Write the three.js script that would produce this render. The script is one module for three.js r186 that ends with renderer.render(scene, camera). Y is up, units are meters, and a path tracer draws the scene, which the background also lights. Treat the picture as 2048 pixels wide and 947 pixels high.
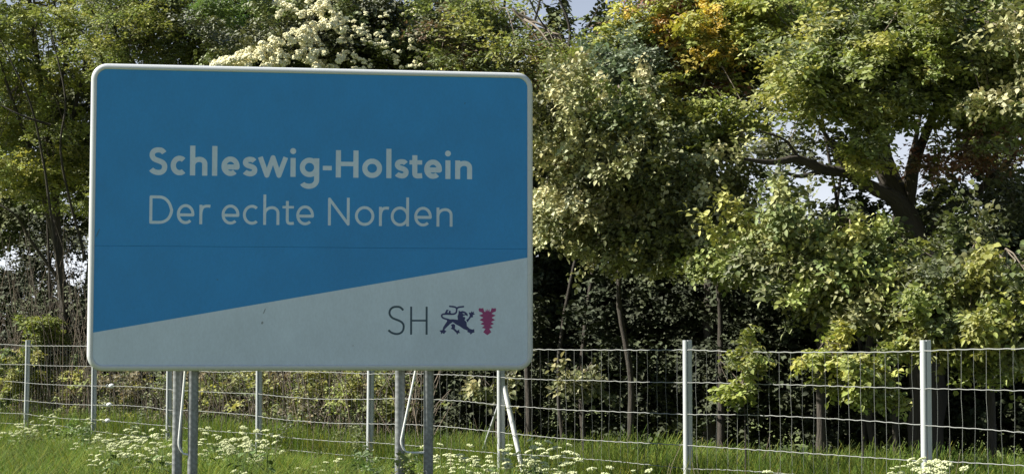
import * as THREE from 'three';
import { mergeGeometries } from 'three/addons/utils/BufferGeometryUtils.js';
import { ImprovedNoise } from 'three/addons/math/ImprovedNoise.js';

// ---------------------------------------------------------------- camera, sky, sun, exposure
const EYE = 1.8, FOC = 3400, PITCH = Math.atan((690 - 473.5) / FOC);
const scene = new THREE.Scene();
const camera = new THREE.PerspectiveCamera(2 * Math.atan(473.5 / FOC) * 180 / Math.PI, 2048 / 947, 0.1, 3000);
camera.position.set(0, EYE, 0);
camera.rotation.set(PITCH, 0, 0);
scene.add(camera);

const renderer = new THREE.WebGLRenderer();
renderer.setSize(1024, 473);
renderer.toneMapping = THREE.LinearToneMapping;
renderer.toneMappingExposure = 2.55;
renderer.shadowMap.enabled = true;

const SUN = new THREE.Vector3(-0.74, 0.66, 0.045).normalize();
{
  // a clear, slightly hazy day: pale near the horizon, blue above, a soft glow round the sun
  const W = 512, H = 256, data = new Float32Array(W * H * 4), d = new THREE.Vector3();
  for (let row = 0; row < H; row++) for (let col = 0; col < W; col++) {
    const up = ((row + 0.5) / H - 0.5) * Math.PI, a = ((col + 0.5) / W - 0.5) * 2 * Math.PI;
    d.set(Math.cos(a) * Math.cos(up), Math.sin(up), Math.sin(a) * Math.cos(up));
    const h = Math.exp(-Math.max(0, d.y) * 5.5), g = 0.16 * Math.exp(-Math.acos(Math.min(1, d.dot(SUN))) / 0.3), k = (row * W + col) * 4;
    const w = 0.12 * Math.exp(-Math.max(0, d.y) * 6); data[k] = 0.032 + 0.335 * h + g + w; data[k + 1] = 0.068 + 0.315 * h + g + w; data[k + 2] = 0.14 + 0.265 * h + (g + w) * 0.95; data[k + 3] = 1;
  }
  const t = new THREE.DataTexture(data, W, H, THREE.RGBAFormat, THREE.FloatType); t.mapping = THREE.EquirectangularReflectionMapping; t.magFilter = THREE.LinearFilter; t.needsUpdate = true;
  scene.background = t; scene.environment = t;
}
const sun = new THREE.DirectionalLight(new THREE.Color(1, 0.95, 0.84), 5);
sun.position.copy(SUN).multiplyScalar(60).add(new THREE.Vector3(0, 0, -20));
sun.target.position.set(0, 0, -20);
sun.castShadow = true;
Object.assign(sun.shadow.camera, { left: -30, right: 30, top: 30, bottom: -30, near: 1, far: 140 });
sun.shadow.mapSize.set(4096, 4096);
scene.add(sun, sun.target);

// ---------------------------------------------------------------- helpers
function rng(seed) { let a = seed >>> 0; return () => { a = (a + 0x6d2b79f5) | 0; let t = Math.imul(a ^ (a >>> 15), 1 | a); t = (t + Math.imul(t ^ (t >>> 7), 61 | t)) ^ t; return ((t ^ (t >>> 14)) >>> 0) / 4294967296; }; }
const V = (x, y, z) => new THREE.Vector3(x, y, z);
const cp = Math.cos(PITCH), sp = Math.sin(PITCH);
// a direction of the survey photograph (px, py) at the distance d along the view, as a point of the place
function at(px, py, d) {
  const x = (px - 1024) / FOC * d, y = (473.5 - py) / FOC * d;
  return V(x, EYE + y * cp + d * sp, y * sp - d * cp);
}
// the ground point below it
function onGround(px, d) { const p = at(px, 690, d); p.y = 0; return p; }
const used = {};
function numbered(n) { used[n] = (used[n] ?? -1) + 1; return used[n] ? n + '_' + String(used[n]).padStart(3, '0') : n; }
function shadows(o) { o.castShadow = o.receiveShadow = true; return o; }
function thing(name, label, category, pos, group) {
  const o = new THREE.Group(); o.name = numbered(name); scene.add(o);
  if (pos) o.position.copy(pos);
  o.userData = { label, category };
  if (group) o.userData.group = group;
  return o;
}
function part(parent, name, geo, mat, stuff) {
  const m = shadows(new THREE.Mesh(geo, mat)); m.name = numbered(name); parent.add(m);
  if (stuff) m.userData.kind = 'stuff';
  return m;
}
function struct(name, geo, mat) { const m = part(scene, name, geo, mat); m.userData.kind = 'structure'; return m; }
const lin = (r, g, b) => new THREE.Color().setRGB(r, g, b);
function std(r, g, b, rough = 0.8, metal = 0, more = {}) { return new THREE.MeshStandardMaterial({ color: lin(r, g, b), roughness: rough, metalness: metal, ...more }); }
const perlin = new ImprovedNoise();
function fbm(x, y, z, oct = 4) { let s = 0, a = 0.5, f = 1; for (let i = 0; i < oct; i++) { s += a * perlin.noise(x * f, y * f, z + i * 7.3); a *= 0.5; f *= 2.03; } return s; }
// a tapered bent tube through points
function limb(pts, r0, r1, segs = 10, radial = 6, wob = 0, seed = 1) {
  const c = new THREE.CatmullRomCurve3(pts), g = new THREE.TubeGeometry(c, segs, 1, radial, false);
  const p = g.attributes.position, n = g.attributes.normal;
  for (let i = 0; i < p.count; i++) {
    const t = Math.floor(i / (radial + 1)) / segs, r = r0 + (r1 - r0) * t;
    const k = r * (1 + wob * fbm(p.getX(i) * 3 + seed, p.getY(i) * 3, p.getZ(i) * 3, 2));
    const ce = c.getPointAt(Math.min(1, t));
    p.setXYZ(i, ce.x + n.getX(i) * k, ce.y + n.getY(i) * k, ce.z + n.getZ(i) * k);
  }
  return g;
}
function rod(a, b, r, radial = 6) { return new THREE.TubeGeometry(new THREE.LineCurve3(a, b), 1, r, radial, false); }

// noise textures
function noiseTexture(size, f, srgb) {
  const d = new Uint8Array(size * size * 4);
  for (let y = 0; y < size; y++) for (let x = 0; x < size; x++) { const c = f(x / size, y / size); const i = (y * size + x) * 4; d[i] = c[0]; d[i + 1] = c[1]; d[i + 2] = c[2]; d[i + 3] = 255; }
  const t = new THREE.DataTexture(d, size, size); t.wrapS = t.wrapT = THREE.RepeatWrapping; t.magFilter = THREE.LinearFilter; if (srgb) t.colorSpace = THREE.SRGBColorSpace; t.needsUpdate = true; return t;
}
const zincRough = noiseTexture(128, (u, v) => { const n = 150 + 90 * fbm(u * 6, v * 6, 1, 4); return [n, n, n]; });
const barkBump = noiseTexture(256, (u, v) => { const n = 128 + 160 * fbm(u * 18, v * 5, 3, 4); return [n, n, n]; });
barkBump.repeat.set(2, 6);

// ---------------------------------------------------------------- ground
{
  const g = new THREE.PlaneGeometry(1600, 1600, 80, 80); g.rotateX(-Math.PI / 2); g.translate(0, 0, -100);
  const uv = g.attributes.uv; for (let i = 0; i < uv.count; i++) uv.setXY(i, uv.getX(i) * 400, uv.getY(i) * 400);
  const t = noiseTexture(256, (u, v) => { const n = fbm(u * 8, v * 8, 2, 5), k = 0.5 + n; return [70 + 40 * k, 78 + 45 * k, 38 + 20 * k]; }, true);
  struct('ground', g, new THREE.MeshStandardMaterial({ map: t, roughness: 1 }));
}

// ---------------------------------------------------------------- the sign
const SIGN = { L: at(172.5, 690, 15.62), R: at(1066.5, 690, 16.2) };
const signW = SIGN.L.distanceTo(SIGN.R), yAt = (py, depth) => EYE + depth * Math.tan(PITCH + Math.atan((473.5 - py) / FOC));
const signYaw = Math.atan2(-(SIGN.R.z - SIGN.L.z), SIGN.R.x - SIGN.L.x);
const pxM = signW / 888;                                  // metres per survey pixel on the sign
const signMid = V((SIGN.L.x + SIGN.R.x) / 2, 0, (SIGN.L.z + SIGN.R.z) / 2);
const signTop = yAt(135.5, -signMid.z), signBot = yAt(741, -signMid.z);
const road = thing('road_sign', 'large blue and white welcome sign board on two pairs of grey posts', 'road sign', signMid);
road.rotation.y = signYaw;
{
  // print, drawn in survey pixels: x 178..1066, y at the sign's middle 134.5..740
  const X0 = 178, Y0 = 134.5, WPX = 888, HPX = 605.5, TW = 2048, K = TW / WPX, TH = Math.round(HPX * K);
  const cv = document.createElement('canvas'); cv.width = TW; cv.height = TH;
  const c = cv.getContext('2d');
  const toTex = () => c.setTransform(K, 0, 0, K, -X0 * K, -Y0 * K);
  c.fillStyle = 'rgb(188,200,215)'; c.fillRect(0, 0, TW, TH);
  toTex();
  c.fillStyle = 'rgb(28,126,190)';
  c.beginPath(); c.moveTo(170, 120); c.lineTo(1075, 120); c.lineTo(1075, 508.4); c.lineTo(170, 668); c.closePath(); c.fill();
  c.strokeStyle = c.fillStyle = 'rgb(184,199,216)'; c.lineJoin = 'round'; c.lineCap = 'butt';
  // ---- stroked geometric letters. x0..x1 outer extent, b baseline, xh x-height, w stroke
  const A = Math.PI / 180;
  const path = (w, f) => { c.lineWidth = w; c.beginPath(); f(); c.stroke(); };
  const ell = (x0, x1, y0, y1, a0, a1, ccw) => c.ellipse((x0 + x1) / 2, (y0 + y1) / 2, (x1 - x0) / 2, (y1 - y0) / 2, 0, a0 * A, a1 * A, ccw);
  function glyph(ch, x0, x1, b, xh, cap, w) {
    const h = w / 2, l = x0 + h, r = x1 - h, t = b - xh + h, bo = b - h, m = (x0 + x1) / 2;
    if (ch === 'o') path(w, () => ell(l, r, t, bo, 0, 360));
    if (ch === 'c') path(w, () => ell(l, r + (r - l) * 0.16, t, bo, -50, 50, true));
    if (ch === 'e') { path(w, () => { const y = b - xh * 0.46; c.moveTo(l, y); c.lineTo(r, y); ell(l, r, t, bo, -4, 48, true); }); }
    if (ch === 'd') { path(w, () => ell(l, r, t, bo, 0, 360)); path(w, () => { c.moveTo(r, b - cap * 1.04); c.lineTo(r, b); }); }
    if (ch === 'g') { path(w, () => ell(l, r, t, bo, 0, 360)); path(w, () => { c.moveTo(r, b - xh + 1); c.lineTo(r, b + xh * 0.12); c.bezierCurveTo(r, b + xh * 0.52, l + 6, b + xh * 0.56, l, b + xh * 0.32); }); }
    if (ch === 'h' || ch === 'n') {
      path(w, () => { c.moveTo(l, ch === 'h' ? b - cap * 1.08 : b - xh + 1); c.lineTo(l, b); });
      path(w, () => { c.moveTo(l, b - xh * 0.52); c.bezierCurveTo(l, t - 1, r, t - 3, r, b - xh * 0.58); c.lineTo(r, b); });
    }
    if (ch === 'l') path(w, () => { c.moveTo(m, b - cap * 1.08); c.lineTo(m, b); });
    if (ch === 'i') { path(w, () => { c.moveTo(m, b - xh + 1); c.lineTo(m, b); }); c.beginPath(); c.arc(m, b - cap * 0.94, w * 0.58, 0, 7); c.fill(); }
    if (ch === '-') path(w * 0.85, () => { c.moveTo(x0, b - xh * 0.48); c.lineTo(x1, b - xh * 0.48); });
    if (ch === 't') { path(w, () => { const q = x0 + (x1 - x0) * 0.42; c.moveTo(q, b - cap * 0.86); c.lineTo(q, b - xh * 0.3); c.bezierCurveTo(q, bo + 1, q + 4, bo, x1, bo - 1); }); path(w * 0.86, () => { c.moveTo(x0, t + 1); c.lineTo(x1, t + 1); }); }
    if (ch === 'r') { path(w, () => { c.moveTo(l, b - xh + 1); c.lineTo(l, b); }); path(w, () => { c.moveTo(l, b - xh * 0.45); c.bezierCurveTo(l, t + 2, l + 6, t - 1, x1, t + 1); }); }
    if (ch === 's' || ch === 'S') {
      const T = ch === 'S' ? b - cap + h : t, H = bo - T, W = r - l;
      path(w, () => { c.moveTo(r - W * 0.04, T + H * 0.13); c.bezierCurveTo(r - W * 0.22, T - H * 0.02, l + W * 0.62, T, l + W * 0.5, T); c.bezierCurveTo(l - W * 0.02, T, l - W * 0.1, T + H * 0.36, l + W * 0.4, T + H * 0.45); c.bezierCurveTo(l + W * 0.62, T + H * 0.5, r, T + H * 0.54, r, T + H * 0.74); c.bezierCurveTo(r, bo + H * 0.08, l + W * 0.28, bo + H * 0.06, l + W * 0.0, bo - H * 0.14); });
    }
    if (ch === 'w') path(w * 0.94, () => { const q = (x1 - x0); c.moveTo(x0 + h * .9, b - xh); c.lineTo(x0 + q * 0.3, b - h * 0.5); c.lineTo(m, b - xh + 1); c.lineTo(x0 + q * 0.7, b - h * 0.5); c.lineTo(x1 - h * .9, b - xh); });
    if (ch === 'H') { path(w, () => { c.moveTo(l, b - cap); c.lineTo(l, b); c.moveTo(r, b - cap); c.lineTo(r, b); }); path(w * 0.86, () => { c.moveTo(l, b - cap * 0.5); c.lineTo(r, b - cap * 0.5); }); }
    if (ch === 'D') path(w, () => { c.moveTo(l, b - cap + h); c.lineTo(l, bo); c.lineTo(l + (r - l) * 0.38, bo); c.bezierCurveTo(r + 1, bo, r, b - cap * 0.55, r, b - cap * 0.5); c.bezierCurveTo(r, b - cap * 0.3, r + 1, b - cap + h, l + (r - l) * 0.38, b - cap + h); c.closePath(); });
    if (ch === 'N') path(w, () => { c.moveTo(l, b); c.lineTo(l, b - cap + h); c.lineTo(r, bo); c.lineTo(r, b - cap); });
  }
  const mapX = (x) => { const f = (x - X0) / WPX; return X0 + WPX * f * 15.62 / (16.2 * (1 - f) + 15.62 * f); };
  const line1 = [['S', 296, 333.7], ['c', 340.3, 372.7], ['h', 379, 414], ['l', 423, 434], ['e', 442, 478.5], ['s', 483.6, 514], ['w', 515, 575.5], ['i', 580, 591], ['g', 599, 638], ['-', 645, 663], ['H', 671, 716.5], ['o', 724, 763.7], ['l', 772, 782.6], ['s', 788, 817], ['t', 818.5, 844], ['e', 848, 883.5], ['i', 890, 901], ['n', 910, 944]];
  for (const [ch, a, b] of line1) glyph(ch, mapX(a), mapX(b), 354.6, 39, 55, 10.4);
  const line2 = [['D', 299, 346.5], ['e', 354, 389], ['r', 399, 421], ['e', 443.5, 479], ['c', 486, 518], ['h', 526.6, 559], ['t', 565, 588], ['e', 592.7, 628], ['N', 656, 699.4], ['o', 710, 748.6], ['r', 758, 778], ['d', 781.5, 818], ['e', 828.5, 863.5], ['n', 873, 905]];
  for (const [ch, a, b] of line2) glyph(ch, mapX(a), mapX(b), 450.9, 39.5, 56, 5.8);
  c.strokeStyle = 'rgb(38,62,80)';
  glyph('S', mapX(776), mapX(810.3), 668.4, 40, 58, 4); glyph('H', mapX(821), mapX(855.8), 668, 40, 56, 4);
  // lion and leaf marks, in crop units (8.192 per survey pixel)
  const U = K / 8.192; c.setTransform(U, 0, 0, U, (mapX(935) - 175 - X0) * K, (590 - 0.4 - Y0) * K);
  c.strokeStyle = c.fillStyle = 'rgb(30,38,92)'; c.lineCap = 'round';
  const poly = (a) => { c.beginPath(); for (let i = 0; i < a.length; i += 2) i ? c.lineTo(a[i], a[i + 1]) : c.moveTo(a[i], a[i + 1]); c.closePath(); c.fill(); };
  c.lineWidth = 27; c.beginPath(); c.moveTo(1130, 400); c.bezierCurveTo(1060, 378, 1004, 374, 1004, 330); c.bezierCurveTo(1010, 284, 1130, 312, 1195, 304); c.bezierCurveTo(1262, 296, 1252, 250, 1254, 222); c.bezierCurveTo(1252, 178, 1190, 184, 1140, 176); c.moveTo(1256, 222); c.bezierCurveTo(1264, 182, 1320, 190, 1366, 180); c.stroke();
  poly([1050, 300, 1084, 232, 1122, 236, 1098, 270, 1118, 296]); poly([1112, 300, 1130, 246, 1156, 252, 1150, 280, 1176, 300]);
  poly([1085, 396, 1190, 388, 1276, 398, 1268, 340, 1284, 300, 1288, 244, 1316, 262, 1352, 252, 1400, 266, 1436, 300, 1440, 338, 1404, 322, 1364, 330, 1356, 348, 1392, 352, 1398, 376, 1386, 400, 1420, 436, 1424, 500, 1474, 546, 1520, 558, 1546, 548, 1552, 604, 1520, 612, 1488, 640, 1474, 612, 1430, 596, 1440, 574, 1370, 548, 1310, 506, 1238, 470, 1190, 436, 1148, 462, 1096, 512, 1048, 562, 1086, 590, 1062, 604, 1046, 632, 1018, 612, 996, 634, 990, 600, 966, 574, 1018, 566, 1030, 520, 1066, 466, 1096, 420]);
  poly([1414, 402, 1452, 372, 1474, 330, 1456, 276, 1492, 284, 1500, 256, 1524, 276, 1544, 258, 1540, 292, 1562, 306, 1524, 318, 1528, 354, 1494, 358, 1462, 400, 1438, 440]);
  poly([1160, 480, 1196, 464, 1228, 480, 1230, 512, 1222, 540, 1262, 578, 1300, 556, 1296, 592, 1316, 614, 1280, 616, 1262, 644, 1250, 612, 1196, 560, 1156, 544, 1176, 520]);
  c.fillStyle = 'rgb(188,200,215)'; c.beginPath(); c.ellipse(1372, 296, 22, 8, 0.2, 0, 7); c.fill();
  c.fillStyle = 'rgb(140,46,104)';
  poly([1620, 232, 1632, 204, 1668, 210, 1698, 202, 1716, 262, 1736, 268, 1744, 216, 1760, 262, 1772, 214, 1782, 262, 1800, 216, 1806, 266, 1822, 262, 1842, 202, 1872, 210, 1908, 204, 1916, 234, 1906, 262, 1870, 272, 1838, 296, 1908, 324, 1840, 362, 1896, 398, 1830, 432, 1880, 462, 1818, 492, 1862, 528, 1800, 544, 1834, 600, 1768, 650, 1700, 600, 1738, 544, 1676, 530, 1722, 492, 1652, 464, 1708, 434, 1640, 398, 1702, 362, 1630, 326, 1696, 296, 1668, 272, 1632, 262]);
  c.setTransform(1, 0, 0, 1, 0, 0);
  // weathering: faint mottling and a few scuffs
  const id = c.getImageData(0, 0, TW, TH), px = id.data;
  for (let y = 0; y < TH; y++) for (let x = 0; x < TW; x++) {
    const i = (y * TW + x) * 4, k = 1 + 0.03 * perlin.noise(x / 240, y / 210, 0.5) + 0.02 * perlin.noise(x / 60, y / 90, 4.5) + 0.03 * perlin.noise(x / 7, y / 14, 9.5);
    px[i] = Math.min(255, px[i] * k); px[i + 1] = Math.min(255, px[i + 1] * k); px[i + 2] = Math.min(255, px[i + 2] * k);
  }
  c.putImageData(id, 0, 0);
  toTex(); c.fillStyle = 'rgba(60,66,70,0.45)';
  for (const [x, y, a, b] of [[519, 645, 2.2, 2.8], [523, 622, 1.2, 6], [196, 470, 1.5, 10], [430, 560, 2, 1], [925, 200, 1, 2], [700, 690, 1, 1]]) { c.beginPath(); c.ellipse(x, y, a, b, 0.4, 0, 7); c.fill(); }
  const tex = new THREE.CanvasTexture(cv); tex.colorSpace = THREE.SRGBColorSpace; tex.anisotropy = 8;
  const faceMat = new THREE.MeshStandardMaterial({ map: tex, roughness: 0.5 });

  const hw = signW / 2, rr = 0.15;
  function rounded(x0, y0, x1, y1, rTL, rTR, rBR, rBL, s = new THREE.Shape()) {
    s.moveTo(x0 + rBL, y0); s.lineTo(x1 - rBR, y0); if (rBR) s.absarc(x1 - rBR, y0 + rBR, rBR, -Math.PI / 2, 0); s.lineTo(x1, y1 - rTR);
    if (rTR) s.absarc(x1 - rTR, y1 - rTR, rTR, 0, Math.PI / 2); s.lineTo(x0 + rTL, y1); if (rTL) s.absarc(x0 + rTL, y1 - rTL, rTL, Math.PI / 2, Math.PI); s.lineTo(x0, y0 + rBL); if (rBL) s.absarc(x0 + rBL, y0 + rBL, rBL, Math.PI, 1.5 * Math.PI); return s;
  }
  const ySeam = signTop - (495 - Y0) / HPX * (signTop - signBot);
  const fit = (g) => { const p = g.attributes.position, uv = g.attributes.uv; for (let i = 0; i < p.count; i++) uv.setXY(i, (p.getX(i) + hw) / signW, (p.getY(i) - signBot) / (signTop - signBot)); return g; };
  const q = 0.05, panel = (s) => { const g = new THREE.ExtrudeGeometry(s, { depth: 0.006, bevelEnabled: true, bevelThickness: 0.0015, bevelSize: 0.0015, bevelSegments: 1, curveSegments: 16 }); g.translate(0, 0, -0.008); return fit(g); };
  part(road, 'upper_panel', panel(rounded(-hw + q, ySeam + 0.002, hw - q, signTop - q, rr - q, rr - q, 0, 0)), faceMat);
  { const b = new THREE.BoxGeometry(signW - 0.2, 0.06, 0.004); b.translate(0, ySeam, -0.0125); part(road, 'added_seam_backing', b, std(0.02, 0.08, 0.14, 0.8)); }  // added backing, keeps sunlight from glinting through the seam
  part(road, 'lower_panel', panel(rounded(-hw + q, signBot + q, hw - q, ySeam - 0.002, 0, 0, rr - q, rr - q)), faceMat);
  // rim: rounded aluminium profile with an inner lip
  const alu = std(0.50, 0.52, 0.54, 0.5, 0.0, { roughnessMap: zincRough });
  {
    const prof = [[0.056, -0.006], [0.055, 0.004], [0.048, 0.008]];
    for (let i = 0; i <= 7; i++) { const a = i / 7 * Math.PI / 2; prof.push([0.040 * (1 - Math.sin(a)), 0.010 - 0.034 * (1 - Math.cos(a))]); }
    prof.push([0, -0.06], [0.03, -0.062]);
    const cx = hw - rr, cy = (signTop - signBot) / 2 - rr, my = (signTop + signBot) / 2, ring = [];
    [[1, -1, -90], [1, 1, 0], [-1, 1, 90], [-1, -1, 180]].forEach(([sx, sy, a0]) => { for (let i = 0; i <= 10; i++) { const a = (a0 + 9 * i) * A; ring.push([sx * cx, my + sy * cy, Math.cos(a), Math.sin(a)]); } });
    ring.push(ring[0]);
    const pos = [], idx = [], n = prof.length;
    ring.forEach(([x, y, nx, ny]) => prof.forEach(([ins, z]) => pos.push(x + nx * (rr - ins), y + ny * (rr - ins), z)));
    for (let i = 0; i + 1 < ring.length; i++) for (let j = 0; j + 1 < n; j++) { const a = i * n + j, b = a + n; idx.push(a, b, a + 1, b, b + 1, a + 1); }
    const g = new THREE.BufferGeometry(); g.setAttribute('position', new THREE.Float32BufferAttribute(pos, 3)); g.setAttribute('uv', new THREE.Float32BufferAttribute(new Float32Array(pos.length / 3 * 2).map((_, i) => pos[(i >> 1) * 3 + (i & 1)]), 2)); g.setIndex(idx); g.computeVertexNormals();
    part(road, 'rim', g, alu);
  }
  // back stiffeners
  for (const f of [0.14, 0.5, 0.86]) { const b = new THREE.BoxGeometry(signW - 0.12, 0.09, 0.05); b.translate(0, signBot + (signTop - signBot) * f, -0.045); part(road, 'back_rail', b, alu); }
  // posts: slim I-profile pairs with a bent rod between
  const zincMap = noiseTexture(128, (u, v) => { const n = 205 + 90 * fbm(u * 9, v * 9, 4, 4); return [n, n, n]; }, true); zincMap.repeat.set(3, 3);
  const steel = std(0.27, 0.285, 0.295, 0.5, 0.0, { map: zincMap, roughnessMap: zincRough });
  const rodMat = std(0.62, 0.63, 0.62, 0.5, 0.1);
  function localX(px) { return (px - 622) * pxM; }
  function post(px0, px1, z) {
    const x0 = localX(px0), x1 = localX(px1), top = signTop - 0.2, w = x1 - x0, s = new THREE.Shape();
    const q = 0.034, d = 0.09;
    s.moveTo(q, 0); s.lineTo(w - q, 0); s.absarc(w - q, q, q, -Math.PI / 2, 0); s.lineTo(w, d - q); s.absarc(w - q, d - q, q, 0, Math.PI / 2); s.lineTo(q, d); s.absarc(q, d - q, q, Math.PI / 2, Math.PI); s.lineTo(0, q); s.absarc(q, q, q, Math.PI, 1.5 * Math.PI);
    const g = new THREE.ExtrudeGeometry(s, { depth: top + 0.3, bevelEnabled: true, bevelThickness: 0.002, bevelSize: 0.002, bevelSegments: 1 }); g.rotateX(-Math.PI / 2); g.translate(x0, -0.3, z);
    return part(road, 'post', g, steel);
  }
  post(344, 363, -0.13); post(375, 394, -0.075); post(788, 807, -0.13); post(845, 864, -0.075);
  const yOf = (py) => yAt(py, -signMid.z);
  function bent(xt, xb, xe, z) {
    const pts = [V(localX(xt + (xt - xb) * 1.2), yOf(560), z), V(localX(xt), yOf(740), z), V(localX(xb), yOf(882), z), V(localX(xb + 1), yOf(893), z), V(localX(xb + 9), yOf(906), z), V(localX(xb + 18), yOf(908), z), V(localX(xe), yOf(908), z)];
    const cr = new THREE.CurvePath(); for (let i = 0; i + 1 < pts.length; i++) cr.add(new THREE.LineCurve3(pts[i], pts[i + 1]));
    part(road, 'brace_rod', new THREE.TubeGeometry(cr, 60, 0.011, 8, false), rodMat);
  }
  bent(368, 357, 378, -0.1); bent(828, 799, 848, -0.1);
}

// ---------------------------------------------------------------- the wire fence
const fencePosts = [];
{
  const D0 = 13.9, B = 7, vx = -1740;
  const pxs = [2440, 1850, 1375, 1003, 740, 519, 339, 189, 54, -70, -180], z = [];
  const galv = std(0.40, 0.42, 0.43, 0.55, 0.0, { roughnessMap: zincRough });
  const wireMat = std(0.22, 0.23, 0.22, 0.6, 0.0), stayMat = std(0.19, 0.20, 0.19, 0.7, 0.0);
  pxs.forEach((px, k) => { const d = D0 * (1850 - vx) / (px - vx); const p = onGround(px, d); fencePosts.push(p); z.push(d); });
  const fence = thing('wire_fence', 'galvanised knotted wire fence on steel posts running behind the sign', 'fence', V(0, 0, 0));
  const dir = fencePosts[8].clone().sub(fencePosts[1]).normalize(), yaw = Math.atan2(-dir.z, dir.x);
  // C-channel post, open towards the road
  const s = new THREE.Shape(), W = 0.078, q = 0.022;      // rounded left lobe, groove, flat right lobe; the front is at negative y, which turns to +z
  s.moveTo(-W / 2 + q, -0.022); s.lineTo(-0.012, -0.022); s.lineTo(-0.010, -0.006); s.lineTo(-0.002, -0.006); s.lineTo(0, -0.019); s.lineTo(W / 2 - 0.006, -0.019); s.lineTo(W / 2, -0.013); s.lineTo(W / 2, 0.022); s.lineTo(-W / 2, 0.022); s.lineTo(-W / 2, -0.022 + q); s.absarc(-W / 2 + q, -0.022 + q, q, Math.PI, 1.5 * Math.PI);
  const hPost = 1.86, pg = new THREE.ExtrudeGeometry(s, { depth: hPost + 0.3, bevelEnabled: true, bevelThickness: 0.0015, bevelSize: 0.0015, bevelSegments: 1 }); pg.rotateX(-Math.PI / 2); pg.translate(0, -0.3, 0);
  const r = rng(5);
  const topH = (k) => 1.84 + 0.006 * (k - 1);
  fencePosts.forEach((p, k) => { const m = part(fence, 'fence_post', pg, galv); m.position.copy(p); m.position.y = topH(k) - hPost; m.rotation.y = 0.18 + (r() - 0.5) * 0.1; m.rotation.z = (r() - 0.5) * 0.012; m.rotation.x = (r() - 0.5) * 0.01; });
  // horizontal strands, hooked to the posts' road side, crimped between
  const off = V(-0.012, 0, 0.02);
  const drops = [0.09, 0.395, 0.69, 0.98, 1.20, 1.37, 1.51, 1.62];
  const sag = drops.map(() => fencePosts.map(() => (r() - 0.5) * 0.06));
  function wireAt(wi, u) {      // u in post units
    const k = Math.min(fencePosts.length - 2, Math.floor(u)), f = u - k, a = fencePosts[k], b = fencePosts[k + 1];
    const p = a.clone().lerp(b, f).add(off);
    p.y = (topH(k) * (1 - f) + topH(k + 1) * f) - drops[wi] + sag[wi][k] * 4 * f * (1 - f);
    return p;
  }
  const N = fencePosts.length - 1;
  drops.forEach((d, wi) => {
    const pts = [], per = 54;
    for (let i = 0; i <= N * per; i++) { const p = wireAt(wi, Math.min(N - 1e-4, i / per)); p.y += (0.003 + 0.003 * fbm(i * 0.07, wi, 2, 2)) * Math.sin(i * (1.9 + 0.13 * wi) + wi) + 0.012 * fbm(i * 0.05, wi * 3.1, 5, 2) + 0.003 * (r() - 0.5); pts.push(p); }
    part(fence, 'strand_wire', new THREE.TubeGeometry(new THREE.CatmullRomCurve3(pts), pts.length * 1.5 | 0, wi === 0 ? 0.0048 : 0.0039, 5, false), wireMat);
  });
  // upright stay wires between top and lowest strand
  const stays = [], per = 21;
  for (let v = 0; v < 4; v++) {
    const pts = []; for (let i = 0; i <= 8; i++) pts.push(V((r() - 0.5) * 0.014 * (i && i < 8 ? 1 : 0), i / 8, (r() - 0.5) * 0.008));
    const g = new THREE.TubeGeometry(new THREE.CatmullRomCurve3(pts), 8, 0.0017, 3, false); stays.push(g);
  }
  for (let k = 0; k < N; k++) for (let i = 1; i < per; i++) {
    const a = wireAt(0, k + i / per), b = wireAt(drops.length - 1, k + (i + (r() - 0.5) * 0.12) / per);
    const m = part(fence, 'stay_wire', stays[(r() * 4) | 0], stayMat); m.position.copy(b); m.scale.y = a.y - b.y; m.rotation.z = (r() - 0.5) * 0.012;
  }
  // strut posts leaning on the strainer post right of the sign
  const white = std(0.66, 0.67, 0.66, 0.5, 0.1, { roughnessMap: zincRough });
  const b3 = fencePosts[3], top = b3.clone(); top.y = at(1003, 772, z[3]).y; top.x += 0.03;
  const foot = at(1050, 960, z[3] - 0.35);
  part(fence, 'strut', rod(top, foot.clone().add(foot.clone().sub(top).multiplyScalar(0.8)), 0.028, 8), white);
  const foot2 = at(962, 910, z[3] + 0.9); part(fence, 'strut', rod(top.clone().setY(top.y - 0.02), foot2.add(foot2.clone().sub(top).multiplyScalar(0.6)), 0.016, 6), galv);
  // strainers on the strands by the left post
  const strain = new THREE.SphereGeometry(0.042, 8, 6); strain.scale(1.15, 0.85, 0.8);
  [[228, 1], [228, 2], [224, 3], [221, 4]].forEach(([px, wi]) => {
    const u = 7 - (px - 189) / (339 - 189), p = wireAt(wi, u); const m = part(fence, 'wire_strainer', strain, white); m.position.copy(p);
    const c = part(m, 'hook', new THREE.TorusGeometry(0.02, 0.005, 4, 8), galv); c.position.x = -0.06;
  });
}

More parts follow.
